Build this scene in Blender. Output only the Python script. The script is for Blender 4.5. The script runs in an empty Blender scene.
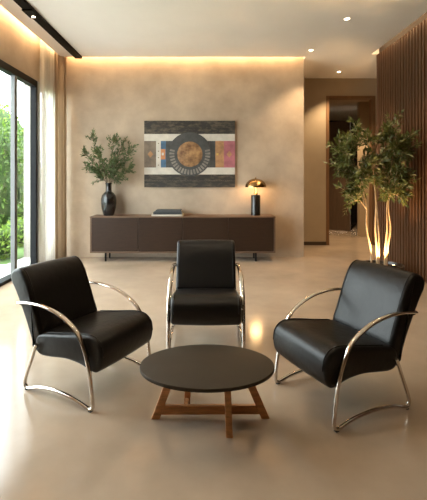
import bpy, bmesh, math, random
from mathutils import Vector, Matrix, noise
random.seed(7)
sc = bpy.context.scene
C = sc.collection
PI = math.pi

# ------------------------------------------------------------------ materials
def new_mat(name):
    m = bpy.data.materials.new(name); m.use_nodes = True
    nt = m.node_tree; b = nt.nodes['Principled BSDF']
    return m, nt, b
def pbr(name, col, rough=.5, metal=0.0, spec=.5, var=0.0, vscale=6.0, bump=0.0, bscale=60.0, rvar=0.0, stretch=None, coat=0.0, col2=None, contrast=(.3,.7)):
    m, nt, b = new_mat(name)
    b.inputs['Base Color'].default_value = (*col, 1)
    b.inputs['Roughness'].default_value = rough
    b.inputs['Metallic'].default_value = metal
    b.inputs['Specular IOR Level'].default_value = spec
    b.inputs['Coat Weight'].default_value = coat
    tc = nt.nodes.new('ShaderNodeTexCoord'); mp = nt.nodes.new('ShaderNodeMapping')
    nt.links.new(tc.outputs['Object'], mp.inputs['Vector'])
    if stretch: mp.inputs['Scale'].default_value = stretch
    if var or rvar or col2:
        n = nt.nodes.new('ShaderNodeTexNoise'); n.inputs['Scale'].default_value = vscale
        n.inputs['Detail'].default_value = 6; n.inputs['Roughness'].default_value = .6
        nt.links.new(mp.outputs[0], n.inputs['Vector'])
        r = nt.nodes.new('ShaderNodeValToRGB')
        lo = tuple(max(0, c*(1-var)) for c in col); hi = col2 or tuple(min(1, c*(1+var)) for c in col)
        r.color_ramp.elements[0].position = contrast[0]; r.color_ramp.elements[1].position = contrast[1]
        r.color_ramp.elements[0].color = (*lo, 1); r.color_ramp.elements[1].color = (*hi, 1)
        nt.links.new(n.outputs['Fac'], r.inputs['Fac']); nt.links.new(r.outputs['Color'], b.inputs['Base Color'])
        if rvar:
            mr = nt.nodes.new('ShaderNodeMapRange')
            mr.inputs['To Min'].default_value = rough-rvar; mr.inputs['To Max'].default_value = rough+rvar
            nt.links.new(n.outputs['Fac'], mr.inputs['Value']); nt.links.new(mr.outputs[0], b.inputs['Roughness'])
    if bump:
        n2 = nt.nodes.new('ShaderNodeTexNoise'); n2.inputs['Scale'].default_value = bscale
        n2.inputs['Detail'].default_value = 4
        nt.links.new(mp.outputs[0], n2.inputs['Vector'])
        bp = nt.nodes.new('ShaderNodeBump'); bp.inputs['Strength'].default_value = bump; bp.inputs['Distance'].default_value = .01
        nt.links.new(n2.outputs['Fac'], bp.inputs['Height']); nt.links.new(bp.outputs[0], b.inputs['Normal'])
    return m
def emis(name, col, s):
    m, nt, b = new_mat(name)
    b.inputs['Base Color'].default_value = (*col, 1)
    b.inputs['Emission Color'].default_value = (*col, 1); b.inputs['Emission Strength'].default_value = s
    return m
def leafmat(name, col, col2, trans=.35, rough=.45):
    m, nt, b = new_mat(name)
    tc = nt.nodes.new('ShaderNodeTexCoord'); n = nt.nodes.new('ShaderNodeTexNoise'); n.inputs['Scale'].default_value = 14
    nt.links.new(tc.outputs['Object'], n.inputs['Vector'])
    r = nt.nodes.new('ShaderNodeValToRGB'); r.color_ramp.elements[0].position = .35; r.color_ramp.elements[1].position = .65
    r.color_ramp.elements[0].color = (*col, 1); r.color_ramp.elements[1].color = (*col2, 1)
    nt.links.new(n.outputs['Fac'], r.inputs['Fac']); nt.links.new(r.outputs[0], b.inputs['Base Color'])
    b.inputs['Roughness'].default_value = rough
    t = nt.nodes.new('ShaderNodeBsdfTranslucent'); nt.links.new(r.outputs[0], t.inputs['Color'])
    mx = nt.nodes.new('ShaderNodeMixShader'); mx.inputs[0].default_value = trans
    nt.links.new(b.outputs[0], mx.inputs[1]); nt.links.new(t.outputs[0], mx.inputs[2])
    nt.links.new(mx.outputs[0], nt.nodes['Material Output'].inputs['Surface'])
    return m

M = {}
M['plaster'] = pbr('plaster', (.415,.325,.24), .75, var=.19, vscale=1.7, bump=.35, bscale=6, contrast=(.3,.7))
M['plaster_dark'] = pbr('plaster_hall', (.37,.29,.195), .8, var=.06, vscale=2, bump=.1, bscale=8)
M['ceiling'] = pbr('ceiling_paint', (.88,.85,.815), .9, var=.015, vscale=3)
M['white_wall'] = pbr('taupe_wall', (.22,.18,.14), .85, var=.04, vscale=2)
M['floor'] = pbr('microcement', (.40,.315,.235), .14, var=.17, vscale=1.1, rvar=.06, bump=.02, bscale=3, spec=.5, contrast=(.3,.72))
M['baseboard'] = pbr('baseboard_dark', (.05,.03,.018), .5)
M['slat'] = pbr('slat_wood', (.085,.040,.020), .5, spec=.3, var=.3, vscale=5, stretch=(8,8,.6))
M['slat_back'] = pbr('slat_backing', (.02,.011,.007), .8)
M['black_metal'] = pbr('black_metal', (.006,.006,.006), .55, spec=.08)
M['frame_black'] = pbr('window_black', (.010,.011,.012), .5, spec=.1)
M['mullion'] = pbr('mullion_grey', (.11,.115,.115), .4)
M['reveal'] = pbr('reveal_grey', (.30,.30,.28), .6)
M['leather'] = pbr('black_leather', (.0065,.006,.0058), .36, spec=.27, bump=.22, bscale=22, rvar=.06, vscale=8, var=.15)
M['chrome'] = pbr('chrome', (.68,.64,.59), .09, metal=1)
M['rubber'] = pbr('rubber', (.015,.015,.015), .7)
M['table_top'] = pbr('table_top_dark', (.030,.0215,.012), .5, spec=.3, var=.08, vscale=9)
M['table_wood'] = pbr('table_wood', (.56,.25,.085), .45, var=.30, vscale=4, stretch=(3,3,14))
M['table_wood_h'] = pbr('table_wood_horizontal', (.56,.25,.085), .45, var=.30, vscale=4, stretch=(2,14,14))
M['walnut'] = pbr('dark_walnut', (.028,.0140,.0075), .45, spec=.2, var=.22, vscale=3, stretch=(2,8,14), bump=.03, bscale=20)
M['walnut_edge'] = pbr('walnut_edge', (.13,.075,.043), .45, spec=.35, var=.15, vscale=5, stretch=(1,8,8))
M['ceramic'] = pbr('black_ceramic', (.008,.008,.009), .12, spec=.6)
M['brass'] = pbr('brass', (.36,.22,.09), .25, metal=1)
M['lamp_black'] = pbr('lamp_black', (.012,.010,.009), .25)
M['book_dark'] = pbr('book_charcoal', (.03,.032,.035), .6)
M['book_grey'] = pbr('book_slate', (.055,.058,.06), .6)
M['book_white'] = pbr('book_white', (.62,.56,.47), .6)
M['pages'] = pbr('pages', (.65,.58,.46), .8)
M['bark_pale'] = pbr('bark_pale', (.42,.29,.165), .75, var=.25, vscale=12, bump=.3, bscale=40)
M['twig'] = pbr('twig', (.10,.07,.035), .8)
M['leaf_tree'] = leafmat('leaf_tree', (.045,.062,.016), (.15,.165,.045), .3)
M['leaf_vase'] = leafmat('leaf_vase', (.055,.090,.030), (.14,.19,.075), .3)
M['leaf_out'] = leafmat('leaf_garden', (.035,.085,.012), (.12,.20,.03), .4)
M['leaf_out2'] = leafmat('leaf_garden_light', (.10,.20,.02), (.24,.36,.05), .4)
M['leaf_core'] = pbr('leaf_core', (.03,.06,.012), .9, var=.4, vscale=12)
M['planter'] = pbr('planter_dark', (.035,.028,.022), .35, var=.1, vscale=6)
M['soil'] = pbr('soil', (.03,.02,.013), .9, var=.4, vscale=40, bump=.6, bscale=50)
M['pebble'] = pbr('pebble', (.03,.027,.025), .25)
M['door_wood'] = pbr('door_wood', (.085,.050,.027), .55, var=.2, vscale=3, stretch=(8,8,.8))
M['frame_wood'] = pbr('frame_wood', (.17,.085,.034), .5, var=.2, vscale=3, stretch=(8,8,.8))
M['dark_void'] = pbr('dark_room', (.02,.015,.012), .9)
M['patio'] = pbr('patio_stone', (.52,.50,.46), .7, var=.08, vscale=3)
M['grass'] = pbr('grass', (.07,.14,.025), .9, var=.3, vscale=20)
M['ext_wall'] = pbr('exterior_render', (.34,.31,.27), .85, var=.05, vscale=2)
M['lens'] = emis('downlight_lens', (1,.80,.55), 14)
M['lens_soft'] = emis('uplight_lens', (1,.70,.36), 10)
M['bulb'] = emis('bulb', (1,.72,.38), 2.5)
M['white_trim'] = pbr('white_trim', (.72,.68,.62), .5)

# painting colours
M['p_dark'] = pbr('weathered_dark', (.050,.043,.036), .7, vscale=9, var=.5, col2=(.17,.13,.085), stretch=(1,1,2.6), contrast=(.45,.85))
M['p_white'] = pbr('paint_white', (.56,.52,.45), .7, var=.12, vscale=8)
M['p_brown'] = pbr('paint_taupe', (.17,.13,.095), .7, var=.3, vscale=9)
M['p_blue'] = pbr('paint_blue', (.06,.13,.22), .7, var=.3, vscale=8)
M['p_orange'] = pbr('paint_orange', (.50,.21,.09), .7, var=.25, vscale=10)
M['p_ochre'] = pbr('paint_ochre', (.38,.20,.09), .7, var=.3, vscale=9)
M['p_pink'] = pbr('paint_pink', (.36,.12,.14), .7, var=.3, vscale=7)
M['p_grey'] = pbr('paint_charcoal', (.055,.055,.052), .7, var=.3, vscale=9)
M['p_copper'] = pbr('paint_copper', (.17,.075,.028), .5, vscale=9, var=.3, col2=(.46,.26,.11), contrast=(.35,.7))
M['p_yellow'] = pbr('paint_yellow', (.55,.36,.08), .7)

def glass_mat():
    m = bpy.data.materials.new('window_glass'); m.use_nodes = True; nt = m.node_tree; nt.nodes.clear()
    o = nt.nodes.new('ShaderNodeOutputMaterial'); t = nt.nodes.new('ShaderNodeBsdfTransparent'); g = nt.nodes.new('ShaderNodeBsdfGlossy')
    t.inputs[0].default_value = (.94,.97,.96,1); g.inputs['Roughness'].default_value = .02
    f = nt.nodes.new('ShaderNodeFresnel'); f.inputs['IOR'].default_value = 1.45
    mx = nt.nodes.new('ShaderNodeMixShader')
    ge = nt.nodes.new('ShaderNodeNewGeometry'); inv = nt.nodes.new('ShaderNodeMath'); inv.operation = 'SUBTRACT'; inv.inputs[0].default_value = 1
    mu = nt.nodes.new('ShaderNodeMath'); mu.operation = 'MULTIPLY'
    nt.links.new(ge.outputs['Backfacing'], inv.inputs[1]); nt.links.new(inv.outputs[0], mu.inputs[0]); nt.links.new(f.outputs[0], mu.inputs[1])
    nt.links.new(mu.outputs[0], mx.inputs[0])
    nt.links.new(t.outputs[0], mx.inputs[1]); nt.links.new(g.outputs[0], mx.inputs[2]); nt.links.new(mx.outputs[0], o.inputs['Surface'])
    return m
M['glass'] = glass_mat()
def cloth_mat(name, col, see, trans):
    m = bpy.data.materials.new(name); m.use_nodes = True; nt = m.node_tree; nt.nodes.clear()
    o = nt.nodes.new('ShaderNodeOutputMaterial')
    d = nt.nodes.new('ShaderNodeBsdfDiffuse'); d.inputs[0].default_value = (*col,1)
    t = nt.nodes.new('ShaderNodeBsdfTranslucent'); t.inputs[0].default_value = (*col,1)
    a = nt.nodes.new('ShaderNodeMixShader'); a.inputs[0].default_value = trans
    nt.links.new(d.outputs[0], a.inputs[1]); nt.links.new(t.outputs[0], a.inputs[2])
    p = nt.nodes.new('ShaderNodeBsdfTransparent'); b = nt.nodes.new('ShaderNodeMixShader'); b.inputs[0].default_value = see
    nt.links.new(a.outputs[0], b.inputs[1]); nt.links.new(p.outputs[0], b.inputs[2]); nt.links.new(b.outputs[0], o.inputs['Surface'])
    return m
M['sheer'] = cloth_mat('sheer_fabric', (.90,.88,.84), .14, .62)
M['drape'] = cloth_mat('drape_fabric', (.54,.44,.33), 0.0, .15)

# ------------------------------------------------------------------ helpers
def obj(name, bm, mat, parent=None, smooth=False, angle=None):
    me = bpy.data.meshes.new(name)
    bmesh.ops.recalc_face_normals(bm, faces=bm.faces)
    bm.to_mesh(me); bm.free()
    for m in (mat if isinstance(mat, (list, tuple)) else [mat]): me.materials.append(m)
    o = bpy.data.objects.new(name, me); C.objects.link(o)
    if parent: o.parent = parent
    if smooth:
        for p in me.polygons: p.use_smooth = True
        if angle is not None:
            me.set_sharp_from_angle(angle=math.radians(angle))
    return o
def tag(o, label, cat, group=None):
    o['label'] = label; o['category'] = cat
    if group: o['group'] = group
    return o
def thing(name, label, cat, loc=(0,0,0), rz=0, group=None):
    o = bpy.data.objects.new(name, None); C.objects.link(o); o.empty_display_size = .1
    o.location = loc; o.rotation_euler = (0,0,rz)
    return tag(o, label, cat, group)
def struct(name, bm, mat, parent=None, **k):
    o = obj(name, bm, mat, parent, **k)
    if not parent: o['kind'] = 'structure'
    return o
def box(bm, x0, x1, y0, y1, z0, z1, mi=0, bev=0, seg=2):
    vs = [bm.verts.new((x,y,z)) for x in (x0,x1) for y in (y0,y1) for z in (z0,z1)]
    F = [(0,1,3,2),(4,6,7,5),(0,4,5,1),(2,3,7,6),(0,2,6,4),(1,5,7,3)]
    fs = []
    for f in F:
        fc = bm.faces.new([vs[i] for i in f]); fc.material_index = mi; fs.append(fc)
    if bev:
        es = list({e for f in fs for e in f.edges})
        r = bmesh.ops.bevel(bm, geom=es, offset=bev, segments=seg, profile=.5, affect='EDGES', clamp_overlap=True)
        for f in r['faces']: f.material_index = mi
    return vs
def B(*boxes):
    bm = bmesh.new()
    for b in boxes: box(bm, *b[:6], **(b[6] if len(b) > 6 else {}))
    return bm
def loft(bm, rings, closed=True, cap=True, mi=0):
    R = [[bm.verts.new(p) for p in r] for r in rings]
    n = len(R[0])
    for a, b in zip(R[:-1], R[1:]):
        for i in range(n if closed else n-1):
            f = bm.faces.new((a[i], a[(i+1)%n], b[(i+1)%n], b[i])); f.material_index = mi
    if cap and closed:
        for r in (R[0], R[-1]):
            f = bm.faces.new(r); f.material_index = mi
    return R
def tube(bm, pts, rad, n=8, mi=0):
    pts = [Vector(p) for p in pts]
    rs = rad if isinstance(rad, (list, tuple)) else [rad]*len(pts)
    rings = []; up = None
    for i, p in enumerate(pts):
        t = (pts[min(i+1,len(pts)-1)] - pts[max(i-1,0)]).normalized()
        if up is None:
            up = Vector((1,0,0)) if abs(t.x) < .8 else Vector((0,1,0))
        a = (up - t*up.dot(t)).normalized(); b = t.cross(a); up = a
        rings.append([p + (a*math.cos(2*PI*k/n) + b*math.sin(2*PI*k/n))*rs[i] for k in range(n)])
    loft(bm, rings, mi=mi)
def lathe(bm, prof, n=32, mi=0, c=(0,0,0), cap=True):
    rings = [[(c[0]+r*math.cos(2*PI*k/n), c[1]+r*math.sin(2*PI*k/n), c[2]+z) for k in range(n)] for r, z in prof]
    loft(bm, rings, cap=cap, mi=mi)
def catmull(P, sub=5, closed=False):
    P = [Vector(p) for p in P]; n = len(P); out = []
    rng = range(n) if closed else range(n-1)
    for i in rng:
        if closed: a,b,c,d = P[(i-1)%n],P[i],P[(i+1)%n],P[(i+2)%n]
        else: a,b,c,d = P[max(i-1,0)],P[i],P[i+1],P[min(i+2,n-1)]
        for k in range(sub):
            t = k/sub
            out.append(.5*((2*b)+(c-a)*t+(2*a-5*b+4*c-d)*t*t+(3*b-a-3*c+d)*t**3))
    if not closed: out.append(P[-1])
    return out
def extrude_profile(bm, prof, half, rad, steps=5, crown=0.0):
    """closed (y,z) outline extruded along x from -half to half with softly rolled edges"""
    P = [Vector((p[0], p[1])) for p in prof]; n = len(P)
    area = sum(P[i].x*P[(i+1)%n].y - P[(i+1)%n].x*P[i].y for i in range(n))
    s = 1 if area > 0 else -1
    N = []
    for i in range(n):
        t = (P[(i+1)%n]-P[i-1]).normalized(); N.append(Vector((t.y, -t.x))*s)
    rings = []
    def ring(x, off): rings.append([(x, P[i].x+N[i].x*off, P[i].y+N[i].y*off) for i in range(n)])
    for k in range(steps+1):
        a = PI/2*k/steps
        ring(-half+rad-rad*math.cos(a), -rad*(1-math.sin(a)))
    m = 6
    for k in range(1, m):
        u = -1+2*k/m; ring((half-rad)*u, crown*(1-u*u))
    for k in range(steps, -1, -1):
        a = PI/2*k/steps
        ring(half-rad+rad*math.cos(a), -rad*(1-math.sin(a)))
    loft(bm, rings)
def copy_tree(o, parent=None):
    c = o.copy(); C.objects.link(c)
    if parent: c.parent = parent
    for ch in list(o.children): copy_tree(ch, c)
    return c

# ------------------------------------------------------------------ setting
H = 3.645; BW = 7.40; HW = 8.79; LX = -2.75; RX = 3.02; Y0 = -2.2
struct('floor', B((-2.9, 6.5, Y0-.2, 13.6, -.12, 0)), M['floor'])
# ceiling: one plate with a slot along the left, rear and right sides, closed above
struct('ceiling', B((-2.62, 2.93, Y0, 7.27, H, H+.10), (1.80, 2.93, 7.27, HW, H, H+.10), (2.93, 6.2, 7.12, HW, H, H+.10),
                    (-3.1, 6.3, Y0-.2, HW+.2, H+.30, H+.36)), M['ceiling'])
struct('wall_back', B((-3.0, 1.80, BW, HW+.1, 0, H+.30)), M['plaster'])
struct('wall_left', B((LX-.25, LX, 7.36, BW, 0, H+.30), (LX-.25, LX, Y0, 7.36, 3.03, H+.30), (LX-.25, LX, Y0, 2.2, 0, 3.03)), M['plaster'])
struct('wall_front', B((-3.0, 6.3, Y0-.2, Y0, 0, H+.30)), M['white_wall'])
# slatted wall on the right
bm = bmesh.new()
box(bm, RX+.045, RX+.22, Y0, 7.12, 0, H+.30, mi=1)
y = Y0+.03
while y < 7.08:
    box(bm, RX, RX+.05, y, y+.050, 0, H-.015, mi=0); y += .086
box(bm, RX, RX+.22, 7.085, 7.12, 0, H-.015, mi=0)
struct('wall_right', bm, [M['slat'], M['slat_back']])
# hall behind
OX0, OX1, OZ = 2.69, 3.63, 3.20
struct('wall_hall', B((1.78, OX0-.04, HW, HW+.14, 0, H+.3), (OX1+.04, 6.3, HW, HW+.14, 0, H+.3), (OX0-.04, OX1+.04, HW, HW+.14, OZ+.04, H+.3)), M['plaster_dark'])
struct('wall_hall_side', B((6.2, 6.35, 7.1, HW+.1, 0, H+.3), (RX+.22, 6.3, 7.0, 7.12, 0, H+.3)), M['plaster_dark'])
struct('trim_1', B((OX0-.065, OX0, HW-.015, HW+.15, 0, OZ+.06), (OX1, OX1+.065, HW-.015, HW+.15, 0, OZ+.06), (OX0, OX1, HW-.015, HW+.15, OZ, OZ+.06)), M['frame_wood'])
struct('baseboard_hall', B((1.80, OX0-.065, HW-.014, HW, 0, .075), (OX1+.065, 6.2, HW-.014, HW, 0, .075)), M['baseboard'])
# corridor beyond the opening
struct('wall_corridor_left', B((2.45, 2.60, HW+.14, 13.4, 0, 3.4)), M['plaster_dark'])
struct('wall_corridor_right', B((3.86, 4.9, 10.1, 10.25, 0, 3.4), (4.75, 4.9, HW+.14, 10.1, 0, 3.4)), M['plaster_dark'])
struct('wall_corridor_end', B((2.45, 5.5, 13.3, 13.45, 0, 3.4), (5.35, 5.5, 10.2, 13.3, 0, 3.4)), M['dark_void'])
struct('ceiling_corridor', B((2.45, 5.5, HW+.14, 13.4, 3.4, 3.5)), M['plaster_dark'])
# dark door leaf standing ajar at the end of the corridor
d = bpy.data.objects.new('door_1', None); C.objects.link(d); d['kind'] = 'structure'
d.location = (4.02, 11.2, 0); d.rotation_euler = (0,0,math.radians(133))
o = obj('door_panel', B((0, 1.02, -.025, .025, .005, 3.1, dict(bev=.004))), M['door_wood'], d)
bm = bmesh.new(); tube(bm, [(.95,.025,1.05),(.95,.075,1.05),(.83,.075,1.05)], .012); obj('door_handle', bm, M['black_metal'], d, smooth=True, angle=40)

# window wall on the left
w = bpy.data.objects.new('window_1', None); C.objects.link(w); w['kind'] = 'structure'; w.location = (LX-.062, 0, 0)
obj('window_frame', B((-.05,.06,2.2,7.36,2.93,3.03), (-.05,.09,2.2,7.36,.0,.045), (-.03,.06,6.50,6.569,.045,2.93), (-.05,.06,7.31,7.36,.045,2.93), (-.05,.06,2.2,2.28,.045,2.93)), M['frame_black'], w)
for yy in (5.84, 4.0):
    obj('mullion', B((-.01,.055,yy-.04,yy+.04,.045,2.93, dict(bev=.006))), M['mullion'], w)
    obj('seal', B((-.012,.04,yy+.04,yy+.06,.045,2.93)), M['frame_black'], w)
for a, b in ((2.28,3.96),(4.045,5.81),(5.90,6.50),(6.66,7.31)):
    obj('glass', B((-.006,.0,a,b,.045,2.93)), M['glass'], w)
bm = bmesh.new(); tube(bm, [(.05,5.86,1.12),(.085,5.86,1.12),(.085,5.86,1.30),(.05,5.86,1.30)], .009); obj('pull_handle', bm, M['frame_black'], w, smooth=True, angle=40)
struct('trim_2', B((LX-.11, LX+.004, 6.57, 6.66, 0, 3.03)), M['reveal'])

# outside
struct('patio', B((-7.2, -2.9, -3, 17, -.16, -.02)), M['patio'])
struct('garden_ground', B((-20, -3.40, 6.85, 26, -.14, -.012), (-20, -7.2, -4, 7.3, -.14, -.012)), M['grass'])
struct('exterior_column', B((-3.40, -3.25, 7.50, 7.62, -.02, 3.9)), M['ext_wall'])

# ------------------------------------------------------------------ foliage helpers
def leaf(bm, p, d, nrm, L, W, mi=0):
    d = d.normalized(); s = d.cross(nrm)
    if s.length < 1e-4: s = d.orthogonal()
    s.normalize(); n = s.cross(d)
    a = bm.verts.new(p); b = bm.verts.new(p+d*L*.45+s*W*.5+n*W*.12); c = bm.verts.new(p+d*L*.45-s*W*.5+n*W*.12)
    m = bm.verts.new(p+d*L*.5-n*W*.05); e = bm.verts.new(p+d*L-n*L*.12)
    for f in ((a,b,m),(a,m,c),(m,b,e),(c,m,e)):
        fc = bm.faces.new(f); fc.material_index = mi; fc.smooth = True
def rv(s=1.0): return Vector((random.gauss(0,s), random.gauss(0,s), random.gauss(0,s)))
def leafy(bm, path, L, W, step, start=.15, tip=True):
    """pairs of leaves along a twig path"""
    tot = 0; nextd = 0
    n = len(path); segl = [(path[i+1]-path[i]).length for i in range(n-1)]; full = sum(segl)
    dd = full*start
    acc = 0
    for i in range(n-1):
        t = (path[i+1]-path[i]).normalized()
        while dd <= acc+segl[i]:
            p = path[i]+t*(dd-acc)
            for k in range(2):
                side = t.cross(rv()).normalized()
                leaf(bm, p, t*.7+side*.8+Vector((0,0,.1)), rv()+Vector((0,0,1.2)), L*random.uniform(.7,1.2), W*random.uniform(.8,1.2))
            dd += step*random.uniform(.7,1.3)
        acc += segl[i]
    if tip: leaf(bm, path[-1], (path[-1]-path[-2]), rv(), L, W)
def shrub(name, label, cat, loc, rx, ry, h, n, L, mat, group, trunk=0.0, seed=1):
    random.seed(seed)
    t = thing(name, label, cat, loc, 0, group)
    core = bmesh.new()
    bmesh.ops.create_icosphere(core, subdivisions=3, radius=1)
    zc = trunk+(h-trunk)*.5
    for v in core.verts:
        k = .80+.22*noise.noise(v.co*2.2+Vector((seed*3.1,0,0)))
        v.co = Vector((v.co.x*rx*k, v.co.y*ry*k, zc+v.co.z*(h-trunk)*.5*k))
    bm = bmesh.new()
    for i in range(n):
        u = rv().normalized(); k = random.uniform(.72, 1.06)*(.9+.25*noise.noise(u*2.2+Vector((seed*3.1,0,0))))
        p = Vector((u.x*rx*k, u.y*ry*k, zc+u.z*(h-trunk)*.5*k))
        if p.z < .02: continue
        leaf(bm, p, u+rv(.7), u+rv(.5), L*random.uniform(.7,1.3), L*.5)
    f = obj('foliage', bm, mat, t)
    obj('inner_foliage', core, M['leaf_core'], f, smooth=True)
    if trunk > .05:
        bm = bmesh.new(); tube(bm, [(0,0,-.02),(.03,.02,trunk*.6),(0,0,zc)], [.09,.07,.05]); obj('trunk', bm, M['twig'], t, smooth=True)
    return t
g = 'clipped shrubs beside the patio'
shrub('shrub', 'low bright green shrub beyond the patio, seen through the leftmost pane', 'shrub', (-3.78,7.30,-.01), .30,.40,.56, 700,.09, M['leaf_out2'], g, seed=2)
shrub('shrub', 'low bright green shrub beyond the patio just right of the grey mullion', 'shrub', (-4.02,8.75,-.01), .38,.42,.62, 650,.09, M['leaf_out2'], g, seed=3)
shrub('bush', 'tall dark green bush rising behind the low shrub at the left pane', 'bush', (-4.98,9.7,-.01), .62,.62,3.0, 2000,.11, M['leaf_out'], 'tall garden bushes', seed=4)
shrub('bush', 'tall leafy bush further back, seen between grey mullion and pale column', 'bush', (-5.45,11.8,-.01), .62,.7,3.1, 1800,.12, M['leaf_out'], 'tall garden bushes', seed=5)
shrub('garden_tree', 'light green garden tree crown above the bush at the left pane', 'tree', (-7.2,13.4,-.01), 1.2,1.2,4.3, 1800,.15, M['leaf_out2'], 'garden trees', trunk=1.2, seed=6)
shrub('garden_tree', 'garden tree beyond the window, hidden left of the photo edge', 'tree', (-9.0,9.6,-.01), 1.4,1.4,4.3, 1700,.17, M['leaf_out'], 'garden trees', trunk=1.0, seed=8)

# ------------------------------------------------------------------ curtains
def curtain(name, label, path, amp, waves, z0, z1, mat, seed):
    random.seed(seed)
    P = [Vector((*p,0)) for p in path]; n = 120
    full = (P[-1]-P[0]); nrm = Vector((-full.y, full.x, 0)).normalized()
    bm = bmesh.new(); rows = 14; grid = []
    ph = [random.uniform(-.5,.5) for _ in range(waves+2)]
    for r in range(rows+1):
        z = z0+(z1-z0)*r/rows; row = []
        for i in range(n+1):
            u = i/n
            a = amp*(1-.25*(r/rows))
            w_ = u*waves+.25*math.sin(u*9+seed)
            off = a*math.sin(2*PI*w_+.35*math.sin(r*.35+u*7)) + a*.2*math.sin(4*PI*w_+1.3)
            p = P[0]+full*u+nrm*off
            row.append(bm.verts.new((p.x, p.y, z)))
        grid.append(row)
    for r in range(rows):
        for i in range(n):
            bm.faces.new((grid[r][i], grid[r][i+1], grid[r+1][i+1], grid[r+1][i]))
    bmesh.ops.solidify(bm, geom=bm.faces[:], thickness=.004)
    o = obj(name, bm, mat, smooth=True)
    return tag(o, label, 'curtain')
curtain('sheer_curtain', 'white sheer floor-length curtain hanging beside the black window frame', [(-2.69,6.53),(-2.69,7.06)], .034, 6, .012, 3.86, M['sheer'], 3)
curtain('drape', 'tan drape hanging in the corner between sheer curtain and plaster wall', [(-2.68,7.10),(-2.535,7.33)], .026, 3, .012, 3.86, M['drape'], 5)

# ------------------------------------------------------------------ armchairs
seat_prof = catmull([(-.050,.325),(-.042,.385),(-.005,.425),(.05,.440),(.15,.432),(.30,.408),(.44,.388),(.505,.372),(.53,.34),(.532,.285),(.510,.248),(.46,.236),(.38,.242),(.25,.257),(.13,.249),(.05,.228),(.0,.222),(-.035,.255)], 3, True)
back_prof = catmull([(.478,.395),(.505,.46),(.545,.56),(.590,.67),(.627,.738),(.658,.775),(.700,.793),(.752,.784),(.787,.745),(.780,.696),(.740,.638),(.688,.55),(.635,.455),(.590,.36),(.560,.295),(.538,.268),(.518,.300),(.485,.36)], 3, True)
frame_path = [(.662,.571),(.59,.581),(.50,.585),(.42,.580),(.32,.562),(.22,.525),(.14,.475),(.085,.412),(.048,.335),(.022,.24),(.004,.13),(-.006,.05),(-.002,.022),(.025,.013),(.07,.024),(.15,.042),(.30,.054),(.45,.042),(.535,.020),(.570,.013),(.594,.024),(.597,.055),(.580,.105),(.538,.20),(.498,.295),(.486,.318)]
HW_ = .279; FX = .299
def make_chair():
    t = thing('armchair', '', 'armchair')
    bm = bmesh.new(); extrude_profile(bm, seat_prof, HW_, .024, crown=.006)
    s = obj('seat', bm, M['leather'], t, smooth=True)
    for sx in (-1,1):
        bm = bmesh.new()
        pp = [(sx*(HW_-.024), p.x, p.y-.001) for p in catmull([(-.053,.325),(-.044,.387),(-.006,.428),(.05,.443),(.15,.436),(.30,.412),(.44,.392)],4)]
        tube(bm, pp, .0036, 6); obj('piping', bm, M['leather'], s, smooth=True)
    bm = bmesh.new(); extrude_profile(bm, back_prof, HW_-.002, .026, crown=.005)
    b = obj('backrest', bm, M['leather'], t, smooth=True)
    for sx in (-1,1):
        bm = bmesh.new()
        pp = [(sx*(HW_-.030), p.x-.000, p.y-.001) for p in catmull([(.478,.395),(.505,.46),(.545,.56),(.590,.67),(.627,.740),(.658,.777),(.700,.794),(.745,.786)],4)]
        tube(bm, pp, .0036, 6); obj('piping', bm, M['leather'], b, smooth=True)
    path = [Vector((0,p.x,p.y)) for p in catmull([(a,b_) for a,b_ in frame_path], 4)]
    for sx in (-1,1):
        bm = bmesh.new(); rings = []; n = 12
        for i, p in enumerate(path):
            tt = (path[min(i+1,len(path)-1)]-path[max(i-1,0)]).normalized()
            nn = Vector((0,-tt.z,tt.y)); u = i/(len(path)-1)
            wl = .0180 if u < .30 else (.0180-.0045*min(1,(u-.30)/.12)); th = .0100 if u < .3 else .0110
            rings.append([Vector((sx*FX,p.y,p.z))+Vector((1,0,0))*wl*math.cos(2*PI*k/n)+nn*th*math.sin(2*PI*k/n) for k in range(n)])
        loft(bm, rings)
        f = obj('side_frame', bm, M['chrome'], t, smooth=True, angle=50)
        for yy in (.012, .577):
            obj('glide', B((sx*FX-.012, sx*FX+.012, yy-.012, yy+.012, 0, .008, dict(bev=.003))), M['rubber'], f)
        bm = bmesh.new(); tube(bm, [(sx*(FX-.004),.655,.566),(sx*(HW_-.03),.645,.545)], .011, 10)
        obj('bracket', bm, M['black_metal'], t, smooth=True, angle=40)
        bm = bmesh.new(); tube(bm, [(sx*FX,.495,.302),(sx*(HW_-.03),.49,.305)], .011, 10)
        obj('bolt', bm, M['chrome'], t, smooth=True, angle=40)
        bm = bmesh.new(); tube(bm, [(sx*FX,.045,.33),(sx*(HW_-.03),.05,.33)], .010, 10)
        obj('bolt', bm, M['chrome'], t, smooth=True, angle=40)
    return t
poses = [(-.552,2.700,-1.088,'black leather armchair with chrome arms on the left, beside the window'),
         (.0,3.28,.0,'black leather armchair facing forward behind the coffee table, before the sideboard'),
         (.602,2.508,1.155,'black leather armchair with chrome arms on the right, before the potted tree')]
proto = make_chair()
for i, (fx, fy, t, lab) in enumerate(poses):
    o = proto if i == 0 else copy_tree(proto)
    o.location = (fx, fy, 0); o.rotation_euler = (0,0,-t)
    if i == 2: o.scale = (.97,.97,1.02)
    if i == 1: o.scale = (1.03,1.03,1.02)
    o['label'] = lab; o['category'] = 'armchair'; o['group'] = 'chrome and leather armchairs'

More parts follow.
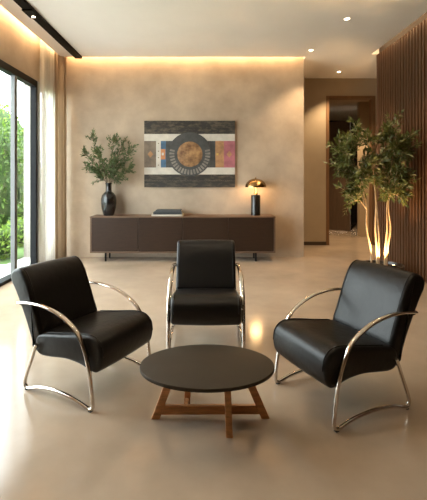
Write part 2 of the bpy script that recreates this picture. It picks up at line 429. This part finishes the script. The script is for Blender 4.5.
# ------------------------------------------------------------------ coffee table
ct = thing('coffee_table', 'low oval coffee table with dark top and crossed wooden legs', 'coffee table', (.006,2.33,0))
bm = bmesh.new(); n = 96
rings = []
for k, (s, z) in enumerate([(.975,.318),(.995,.320),(1,.325),(1,.335),(.997,.339),(.988,.340)]):
    rings.append([(.388*math.cos(2*PI*i/n)*s, .282*math.sin(2*PI*i/n)*s, z) for i in range(n)])
loft(bm, rings); obj('tabletop', bm, M['table_top'], ct, smooth=True, angle=35)
def beam(bm, p0, p1, wv, hv):
    p0, p1 = Vector(p0), Vector(p1); wv, hv = Vector(wv), Vector(hv)
    r = lambda p: [p-wv-hv, p+wv-hv, p+wv+hv, p-wv+hv]
    loft(bm, [r(p0), r(p1)])
    bmesh.ops.bevel(bm, geom=[e for e in bm.edges], offset=.002, segments=1, affect='EDGES')
for p0, p1, wv, hv in [((-.303,.045,0),(-.185,.045,.319),(.024,0,0),(0,.016,0)),
                       ((.345,.05,0),(.205,.05,.319),(.024,0,0),(0,.016,0)),
                       ((.122,-.118,0),(.112,-.06,.319),(.0185,-.002,0),(0,.024,0)),
                       ((-.125,.175,0),(-.105,.10,.319),(.0185,-.002,0),(0,.024,0))]:
    bm = bmesh.new(); beam(bm, p0, p1, wv, hv); obj('leg', bm, M['table_wood'], ct)
bm = bmesh.new(); beam(bm, (-.28,.045,.050), (.315,.05,.050), (0,.013,0), (0,0,.025)); obj('stretcher', bm, M['table_wood_h'], ct)
bm = bmesh.new(); beam(bm, (.119,-.10,.050), (.119,.034,.050), (.011,0,0), (0,0,.020)); obj('stretcher', bm, M['table_wood_h'], ct)
bm = bmesh.new(); beam(bm, (-.122,.16,.050), (-.122,.058,.050), (.011,0,0), (0,0,.020)); obj('stretcher', bm, M['table_wood_h'], ct)

# ------------------------------------------------------------------ sideboard
SX0, SX1, SY, SZ0, SZ1 = -2.005, 1.20, 6.95, .155, .786
sb = thing('sideboard', 'long dark walnut sideboard with four doors against the plaster wall', 'sideboard', ((SX0+SX1)/2, 7.16, 0))
ox, oy = (SX0+SX1)/2, 7.16
def sx_(x0,x1,y0,y1,z0,z1,**k): return (x0-ox,x1-ox,y0-oy,y1-oy,z0,z1,k)
obj('carcass', B(sx_(SX0,SX1,SY,7.385,SZ0,SZ0+.022), sx_(SX0,SX0+.022,SY,7.385,SZ0,SZ1), sx_(SX1-.022,SX1,SY,7.385,SZ0,SZ1), sx_(SX0+.022,SX1-.022,SY+.03,7.385,SZ0+.022,SZ1-.02)), M['walnut_edge'], sb)
obj('top_panel', B(sx_(SX0-.004,SX1+.004,SY-.004,7.39,SZ1-.020,SZ1, bev=.003)), M['walnut_edge'], sb)
xs = [SX0+.024, -1.175, -.40, .385, SX1-.024]
for a, b in zip(xs[:-1], xs[1:]):
    dr = obj('door', B(sx_(a+.003,b-.003,SY+.003,SY+.028,SZ0+.025,SZ1-.023, bev=.002)), M['walnut'], sb)
for lx in (-1.75, .87):
    for ly in (SY+.06, 7.31):
        obj('leg', B(sx_(lx-.014,lx+.014,ly-.014,ly+.014,0,SZ0, bev=.003)), M['black_metal'], sb)

# vase with sprigs
VX, VY = -1.735, 7.17
bm = bmesh.new()
lathe(bm, [(.070,0),(.078,.008),(.092,.05),(.113,.12),(.122,.20),(.121,.27),(.108,.325),(.078,.365),(.052,.385),(.047,.41),(.047,.50),(.053,.525),(.054,.532),(.046,.532),(.040,.50),(.038,.40),(.05,.375)], 40)
o = obj('vase', bm, M['ceramic'], smooth=True, angle=50); o.location = (VX,VY,SZ1); o.scale = (1.12,1.12,1.1)
tag(o, 'glossy black bottle-shaped vase on the left end of the sideboard', 'vase')
VT = SZ1+.45
sprigs = [((-.32,.0,1.06),'tall leafy sprig in the black vase, highest on the left side'),
          ((-.44,-.06,.80),'leafy sprig in the black vase leaning farthest left'),
          ((-.37,.06,.50),'short leafy sprig in the black vase drooping lowest on the left'),
          ((-.15,-.12,.78),'leafy sprig in the black vase standing left of its middle'),
          ((.09,.02,1.02),'upright leafy sprig in the black vase, tallest on the right side'),
          ((.27,.08,.98),'leafy sprig in the black vase, second tallest on the right side'),
          ((.43,-.04,.86),'leafy sprig in the black vase leaning far right'),
          ((.42,-.10,.48),'low leafy sprig in the black vase reaching sideways to the right'),
          ((.12,-.16,.62),'short leafy sprig in the middle front of the black vase')]
for i, ((dx,dy,dz), lab) in enumerate(sprigs):
    random.seed(40+i)
    t = thing('leafy_sprig', lab, 'sprig', (VX, VY, SZ1+.45), 0, 'leafy sprigs in the black vase')
    end = Vector((dx,min(dy,.10),dz-.09))
    a = Vector((random.uniform(-.015,.015), random.uniform(-.015,.015), -.02))
    path = catmull([a, Vector((end.x*.10,end.y*.1,.14)), Vector((end.x*.42,end.y*.4,end.z*.52)), Vector((end.x*.78,end.y*.8,end.z*.84)), end], 6)
    bm = bmesh.new(); tube(bm, path, [.005-.003*k/(len(path)-1) for k in range(len(path))], 5)
    lb = bmesh.new(); leafy(lb, path[9:], .060, .020, .022, 0)
    L = len(path)
    for k in range(22):
        q = random.randint(int(L*.30), L-3); p = path[q]; tt = (path[q+1]-path[q]).normalized()
        side = tt.cross(rv()).normalized(); side.y *= .6; ln = random.uniform(.08,.17)*(1.15-.5*q/L)
        tw = [p, p+(tt*.7+side*.65)*ln*.5, p+(tt*1.0+side*.85)*ln+Vector((0,0,-.01))]
        tube(bm, tw, [.002,.0018,.001], 4); leafy(lb, tw, .058, .021, .020, .15)
    obj('stem', bm, M['twig'], t, smooth=True); obj('leaves', lb, M['leaf_vase'], t)

# books
def book(label, x0, x1, y0, y1, z, h, cov, rz=0):
    t = thing('book', label, 'book', ((x0+x1)/2,(y0+y1)/2,z), rz, 'books stacked on the sideboard')
    hx, hy = (x1-x0)/2, (y1-y0)/2
    obj('cover', B((-hx,hx,-hy,hy,0,.004),(-hx,hx,-hy,hy,h-.004,h),(-hx,hx,-hy,-hy+.004,0,h)), cov, t)
    obj('pages', B((-hx+.005,hx-.005,-hy+.006,hy-.006,.004,h-.004)), M['pages'], t)
book('large white book at the bottom of the stack on the sideboard', -.950,-.398, 7.00,7.34, SZ1, .030, M['book_white'])
book('dark charcoal book in the middle of the stack on the sideboard', -.925,-.425, 7.02,7.32, SZ1+.0305, .040, M['book_dark'], .02)
book('slate grey book on top of the stack on the sideboard', -.88,-.43, 7.05,7.33, SZ1+.071, .034, M['book_grey'], -.03)

# table lamp
lm = thing('table_lamp', 'mushroom table lamp with brass dome and black column on the sideboard', 'lamp', (.886,7.17,SZ1))
bm = bmesh.new(); lathe(bm, [(.078,0),(.084,.004),(.084,.355),(.078,.366),(.03,.368)], 40); obj('base', bm, M['lamp_black'], lm, smooth=True, angle=40)
bm = bmesh.new(); lathe(bm, [(.036,.366),(.034,.40),(.022,.42),(.012,.43),(.012,.66),(.0145,.665)], 24); obj('stem', bm, M['brass'], lm, smooth=True, angle=40)
bm = bmesh.new()
pr = [(.190*math.cos(a), .502+.158*math.sin(a)) for a in [PI/2*k/14 for k in range(14)]]+[(.012,.660)]
pr2 = [(r-.004 if r > .02 else r, z-.004) for r, z in reversed(pr)]; pr2[-1] = (.186,.502)
lathe(bm, pr+pr2, 48, cap=False)
sh = obj('lamp_shade', bm, M['brass'], lm, smooth=True, angle=60)
bm = bmesh.new(); lathe(bm, [(.008,.658),(.013,.664),(.013,.674),(.006,.683),(.002,.684)], 16); obj('finial', bm, M['brass'], lm, smooth=True)
for sx in (-1,1):
    bm = bmesh.new(); bmesh.ops.create_uvsphere(bm, u_segments=16, v_segments=10, radius=.024)
    for v in bm.verts: v.co += Vector((sx*.05,0,.545))
    obj('bulb', bm, M['bulb'], lm, smooth=True)

# painting (planks, colour blocks, notched ring and disc)
AX0, AX1, AZ0, AZ1 = -1.13, .53, 1.285, 2.502
AY = BW
art = thing('wall_art', 'abstract weathered wood panel with dark ring and coloured blocks on the plaster wall', 'wall art', ((AX0+AX1)/2, AY, (AZ0+AZ1)/2))
pw, ph = AX1-AX0, AZ1-AZ0
U = lambda x: (x-36)/352*pw-pw/2
V = lambda y: ph/2-(y-42)/258*ph
mats = [M[k] for k in ('p_dark','p_white','p_brown','p_blue','p_orange','p_ochre','p_pink','p_grey','p_yellow')]
bm = bmesh.new()
def blk(x0,x1,y0,y1,mi,d=.045): box(bm, U(x0),U(x1), -d, -.003, V(y1),V(y0), mi=mi)
blk(36,388,42,67,0,.047); blk(36,388,67.4,93,0,.045); blk(36,388,250.5,275,0,.047); blk(36,388,275.4,300,0,.045)
blk(36,388,93.3,120,1); blk(36,388,223.3,250,1)
blk(36,82,120.3,223,2); blk(82.2,100,120.3,223,1); blk(100.2,120,120.3,223,3); blk(120.2,290,120.3,223,7); blk(290.2,312,120.3,223,7,.046)
blk(312.2,345,120.3,223,5); blk(345.2,388,120.3,223,6)
blk(100.2,118,152,192,4,.049); blk(104,112,166,176,1,.050)
for yy in (130,160,185,214): blk(89,93,yy-2,yy+2,2,.047)
for cx, mi in ((60,5),(366,5)):
    r = 11; vs = [bm.verts.new((U(cx+a*r),-.0475,V(172+b*r*1.2))) for a,b in ((-1,0),(0,-1),(1,0),(0,1))]
    f = bm.faces.new(vs); f.material_index = mi
blk(316,324,168,176,8,.049)
obj('panel', bm, mats, art)
def annulus(bm, cx, cy, r0, r1, d0, d1, a0=0, a1=2*PI, n=72, mi=0):
    sx = pw/352; rings = []
    full = abs(a1-a0-2*PI) < 1e-6
    m = n if full else n+1
    for r, d in ((r0,d0),(r0,d1),(r1,d1),(r1,d0)):
        rings.append([bm.verts.new((U(cx)+r*sx*math.cos(a0+(a1-a0)*i/n), -d, V(cy)+r*sx*math.sin(a0+(a1-a0)*i/n))) for i in range(m)])
    for q in range(4):
        A, Bq = rings[q], rings[(q+1)%4]
        for i in range(n):
            j = (i+1)%m
            f = bm.faces.new((A[i],A[j],Bq[j],Bq[i])); f.material_index = mi
bm = bmesh.new(); annulus(bm, 213,172, 49, 85, .040, .056, mi=0)
for k in range(22):
    a = math.radians(168+k*204/21)
    annulus(bm, 213,172, 60, 79, .050, .0585, a-.052, a+.052, 4, mi=1)
obj('ring', bm, [M['p_grey'], pbr('paint_ash', (.19,.17,.145), .7, var=.3, vscale=12)], art)
bm = bmesh.new()
sx = pw/352
loft(bm, [[(U(213)+r*sx*math.cos(2*PI*i/64), -d, V(172)+r*sx*math.sin(2*PI*i/64)) for i in range(64)] for r, d in ((49,.040),(49,.053),(47,.055))])
obj('disc', bm, M['p_copper'], art, smooth=True, angle=30)

# ------------------------------------------------------------------ planter and tree
PX, PY = 2.53, 5.80
pl = thing('planter', 'low round dark planter bowl on the floor behind the right armchair', 'planter', (PX,PY,0))
bm = bmesh.new(); lathe(bm, [(.22,0),(.25,.01),(.29,.09),(.305,.185),(.305,.20),(.285,.20),(.275,.165),(.10,.16)], 48); obj('pot', bm, M['planter'], pl, smooth=True, angle=40)
bm = bmesh.new(); n = 40
random.seed(3)
lathe(bm, [(.274,.158),(.22,.170),(.12,.174),(.02,.176)], 40); obj('soil', bm, M['soil'], pl, smooth=True)
random.seed(11)
t = thing('potted_tree', 'multi-stemmed leafy tree in the round planter, lit from below by slatted wall', 'tree', (PX-.02,PY,.172))
stems = [(-.11,.02),(-.055,-.04),(.0,.04),(.05,-.04),(.10,.015)]
tops = [(-.36,.05,1.50),(-.17,-.12,1.62),(-.02,.16,1.68),(.14,-.10,1.62),(.25,.06,1.55)]
sb_ = []; lb = bmesh.new(); tw = bmesh.new()
def crown_ok(p):
    return p.x < .36 and p.z < 2.1
for (bx,by), (tx,ty,tz) in zip(stems, tops):
    bm = bmesh.new()
    path = catmull([Vector((bx,by,-.02)), Vector((bx*1.15,by,.25)), Vector((bx*1.35+tx*.1,by*1.2,.55)), Vector((tx*.55,ty*.6,.95)), Vector((tx,ty,tz))], 7)
    tube(bm, path, [.017-.011*k/(len(path)-1) for k in range(len(path))], 8)
    obj('trunk', bm, M['bark_pale'], t, smooth=True); sb_.append(path)
tips = []
def tipset(n, cx, cz, rx, rz, ry=.36):
    for i in range(n):
        while True:
            u = Vector((random.uniform(-1,1),random.uniform(-1,1),random.uniform(-1,1)))
            if u.length < 1: break
        tips.append(Vector((cx+u.x*rx, u.y*ry, cz+u.z*rz)))
tipset(14, -.42, 1.45, .26, .36)
tipset(20, .16, 1.48, .26, .46)
tipset(12, -.05, 1.28, .32, .30)
tipset(3, -.38, 1.02, .12, .10)
tipset(3, .20, .98, .12, .12)
for e in [(-.40,0,1.90),(-.28,.1,1.94),(-.12,0,1.80),(.08,-.1,1.92),(.20,.0,2.05),(.30,.1,1.90),(.34,0,1.7),(-.66,0,1.55),(-.60,.1,1.72),(-.50,-.1,.90)]: tips.append(Vector(e))
for e in tips:
    e.x = min(e.x, .36)
    best = None
    for path in sb_:
        for q in range(int(len(path)*.45), len(path)):
            p = path[q]
            if p.z > e.z-.02 and q > len(path)*.5: continue
            sc_ = (p-e).length + .35*abs((e.z-p.z)-.5*(p-e).length)
            if best is None or sc_ < best[0]: best = (sc_, p)
    p = best[1] if best else sb_[2][14]
    mid = p*.45+e*.55+Vector((0,0,.05))+rv(.02)
    pth = catmull([p, p*.8+e*.2+Vector((0,0,.06)), mid, e], 4)
    tube(tw, pth, [.008-.006*k/(len(pth)-1) for k in range(len(pth))], 5)
    leafy(lb, pth[4:], .098, .036, .045, 0)
    for k in range(6):
        q = random.randint(4, len(pth)-2); a = pth[q]; tt = (pth[q+1]-pth[q]).normalized()
        sd = tt.cross(rv()).normalized(); ln = random.uniform(.10,.22)
        end = a+(tt*.7+sd*.8)*ln+Vector((0,0,.03))
        end.x = min(end.x, .40)
        twp = [a, (a+end)/2+Vector((0,0,.015)), end]
        tube(tw, twp, [.003,.0025,.0015], 4); leafy(lb, twp, .098, .036, .040, .25)
for v in lb.verts: v.co.x = min(v.co.x, .48)
obj('twigs', tw, M['bark_pale'], t, smooth=True); obj('foliage', lb, M['leaf_tree'], t)
def uplight(x, y, lab):
    u = thing('uplight', lab, 'spotlight', (x,y,.168), 0, 'uplights in the planter')
    bm = bmesh.new(); lathe(bm, [(.030,0),(.032,.045),(.030,.050),(.024,.050),(.023,.043),(.01,.043)], 20); obj('housing', bm, M['black_metal'], u, smooth=True, angle=40)
    bm = bmesh.new(); lathe(bm, [(.023,.043),(.022,.047),(.004,.048)], 20); obj('lens', bm, M['lens_soft'], u, smooth=True)
ul = [(PX+.115,PY-.13,'small uplight in the planter on the right of the tree stems'), (PX-.15,PY-.15,'small uplight in the planter on the left of the tree stems')]
for a in ul: uplight(*a)

# ------------------------------------------------------------------ ceiling lights
def downlight(x, y, lab):
    t = thing('downlight', lab, 'ceiling light', (x,y,H), 0, 'recessed ceiling downlights')
    bm = bmesh.new(); lathe(bm, [(.036,-.001),(.036,-.004),(.050,-.006),(.055,-.003),(.055,0)], 28, cap=False); obj('trim_ring', bm, M['white_trim'], t, smooth=True)
    bm = bmesh.new(); lathe(bm, [(.038,-.001),(.036,-.0035),(.004,-.0040)], 24); obj('lens', bm, M['lens'], t, smooth=True)
DL = [(1.95,5.56,'recessed ceiling downlight nearest the camera, above the right armchair'),
      (1.80,6.89,'recessed ceiling downlight near the top right corner of the plaster wall'),
      (2.73,8.26,'recessed ceiling downlight over the hall before the tall doorway')]
for a in DL: downlight(*a)
tr = thing('track_light', 'black linear track light on the ceiling running beside the window wall', 'track light', (-2.295,0,H))
obj('rail', B((-.062,.062,2.0,7.25,-.04,0, dict(bev=.003))), M['black_metal'], tr)
for yy in (5.35, 3.6):
    s = obj('spot_head', B((-.068,.068,yy-.20,yy+.05,-.06,-.038, dict(bev=.004))), M['black_metal'], tr)
    bm = bmesh.new(); lathe(bm, [(.024,-.0605),(.020,-.063),(.003,-.0635)], 20, c=(0,yy,0)); obj('lens', bm, M['lens'], s, smooth=True)

# ------------------------------------------------------------------ lights
WARM = (1.0,.66,.34)
def area(name, loc, size, size_y, power, col, d):
    l = bpy.data.lights.new(name, 'AREA'); l.shape = 'RECTANGLE'; l.size = size; l.size_y = size_y; l.energy = power; l.color = col
    o = bpy.data.objects.new(name, l); C.objects.link(o); o.location = loc
    o.rotation_euler = Vector(d).to_track_quat('-Z','Y').to_euler()
    return o
def strip(name, loc, length, axis, d, power, col=WARM):
    """LED strip in a ceiling slot: long along axis, facing d"""
    l = bpy.data.lights.new(name, 'AREA'); l.shape = 'RECTANGLE'; l.size = length; l.size_y = .02; l.energy = power; l.color = col
    o = bpy.data.objects.new(name, l); C.objects.link(o); o.location = loc
    z = -Vector(d).normalized(); x = Vector(axis); yv = z.cross(x).normalized(); x = yv.cross(z)
    o.rotation_euler = Matrix((x, yv, z)).transposed().to_euler()
    return o
def spot(name, loc, d, power, ang, col, blend=.6, r=.03):
    l = bpy.data.lights.new(name, 'SPOT'); l.energy = power; l.spot_size = math.radians(ang); l.spot_blend = blend; l.color = col; l.shadow_soft_size = r
    o = bpy.data.objects.new(name, l); C.objects.link(o); o.location = loc
    o.rotation_euler = Vector(d).to_track_quat('-Z','Y').to_euler()
def point(name, loc, power, col, r):
    l = bpy.data.lights.new(name, 'POINT'); l.energy = power; l.color = col; l.shadow_soft_size = r
    o = bpy.data.objects.new(name, l); C.objects.link(o); o.location = loc
strip('cove_rear_led', (-.41, 7.30, H+.14), 4.3, (1,0,0), (0,.55,-1), 30)
strip('cove_left_led', (-2.65, 3.2, H+.14), 8.0, (0,1,0), (-.6,0,-1), 62)
strip('cove_right_led', (2.955, 2.9, H+.14), 8.3, (0,1,0), (.4,0,-1), 28)
for (x, y, _), p in zip(DL, (110,110,180)): spot('downlight_lamp', (x,y,H-.03), (0,0,-1), p, 100 if p < 200 else 125, (1,.72,.43))
for x, y in ((-1.2,1.2),(1.4,1.2),(.1,2.6),(1.4,3.6),(-1.2,3.6)):  # unseen downlights added to light the seating area
    downlight(x, y, 'added recessed downlight above the seating, out of the picture')
    spot('downlight_lamp', (x,y,H-.03), (0,0,-1), 35, 105, (1,.74,.47))
spot('track_lamp', (-2.295,5.35,H-.09), (.25,.0,-1), 50, 60, (1,.78,.52))
point('lamp_bulb', (.886,7.12,SZ1+.475), 11, (1,.62,.28), .10)
for (x,y,_), p in zip(ul, (90,70)):
    spot('uplight_lamp', (x,y,.24), (PX-.02-x, PY-y, .55), p, 80, (1,.62,.28), r=.02)
spot('planter_fill', (PX-.02,PY-.02,.25), (0,.05,1), 70, 70, (1,.62,.28), r=.02)  # extra upward spot over the pot, with no fixture of its own
spot('corridor_fill', (3.25,9.55,3.3), (.18,.12,-1), 260, 95, (1,.70,.40))  # unseen source added to light the corridor floor and right wall

# daylight
wd = bpy.data.worlds.new('sky'); sc.world = wd; wd.use_nodes = True
nt = wd.node_tree; bg = nt.nodes['Background']
bg.inputs['Color'].default_value = (.93,.97,1.0,1); bg.inputs['Strength'].default_value = 11.0

# ------------------------------------------------------------------ camera and view
cam = bpy.data.cameras.new('camera'); co = bpy.data.objects.new('camera', cam); C.objects.link(co)
co.location = (0,0,1.4); co.rotation_euler = (PI/2,0,0)
cam.sensor_fit = 'AUTO'; cam.sensor_width = 36; cam.lens = 402/500*36
cam.shift_x = (213.5-206)/500; cam.shift_y = (181-250)/500
cam.clip_start = .05; cam.clip_end = 200
sc.camera = co
vs = sc.view_settings; vs.view_transform = 'Standard'; vs.look = 'None'; vs.gamma = 1; vs.use_curve_mapping = False
vs.exposure = 0.2
sc.cycles.use_denoising = True
sc.cycles.max_bounces = 10; sc.cycles.diffuse_bounces = 5; sc.cycles.glossy_bounces = 5; sc.cycles.transparent_max_bounces = 16
sc.cycles.sample_clamp_indirect = 8
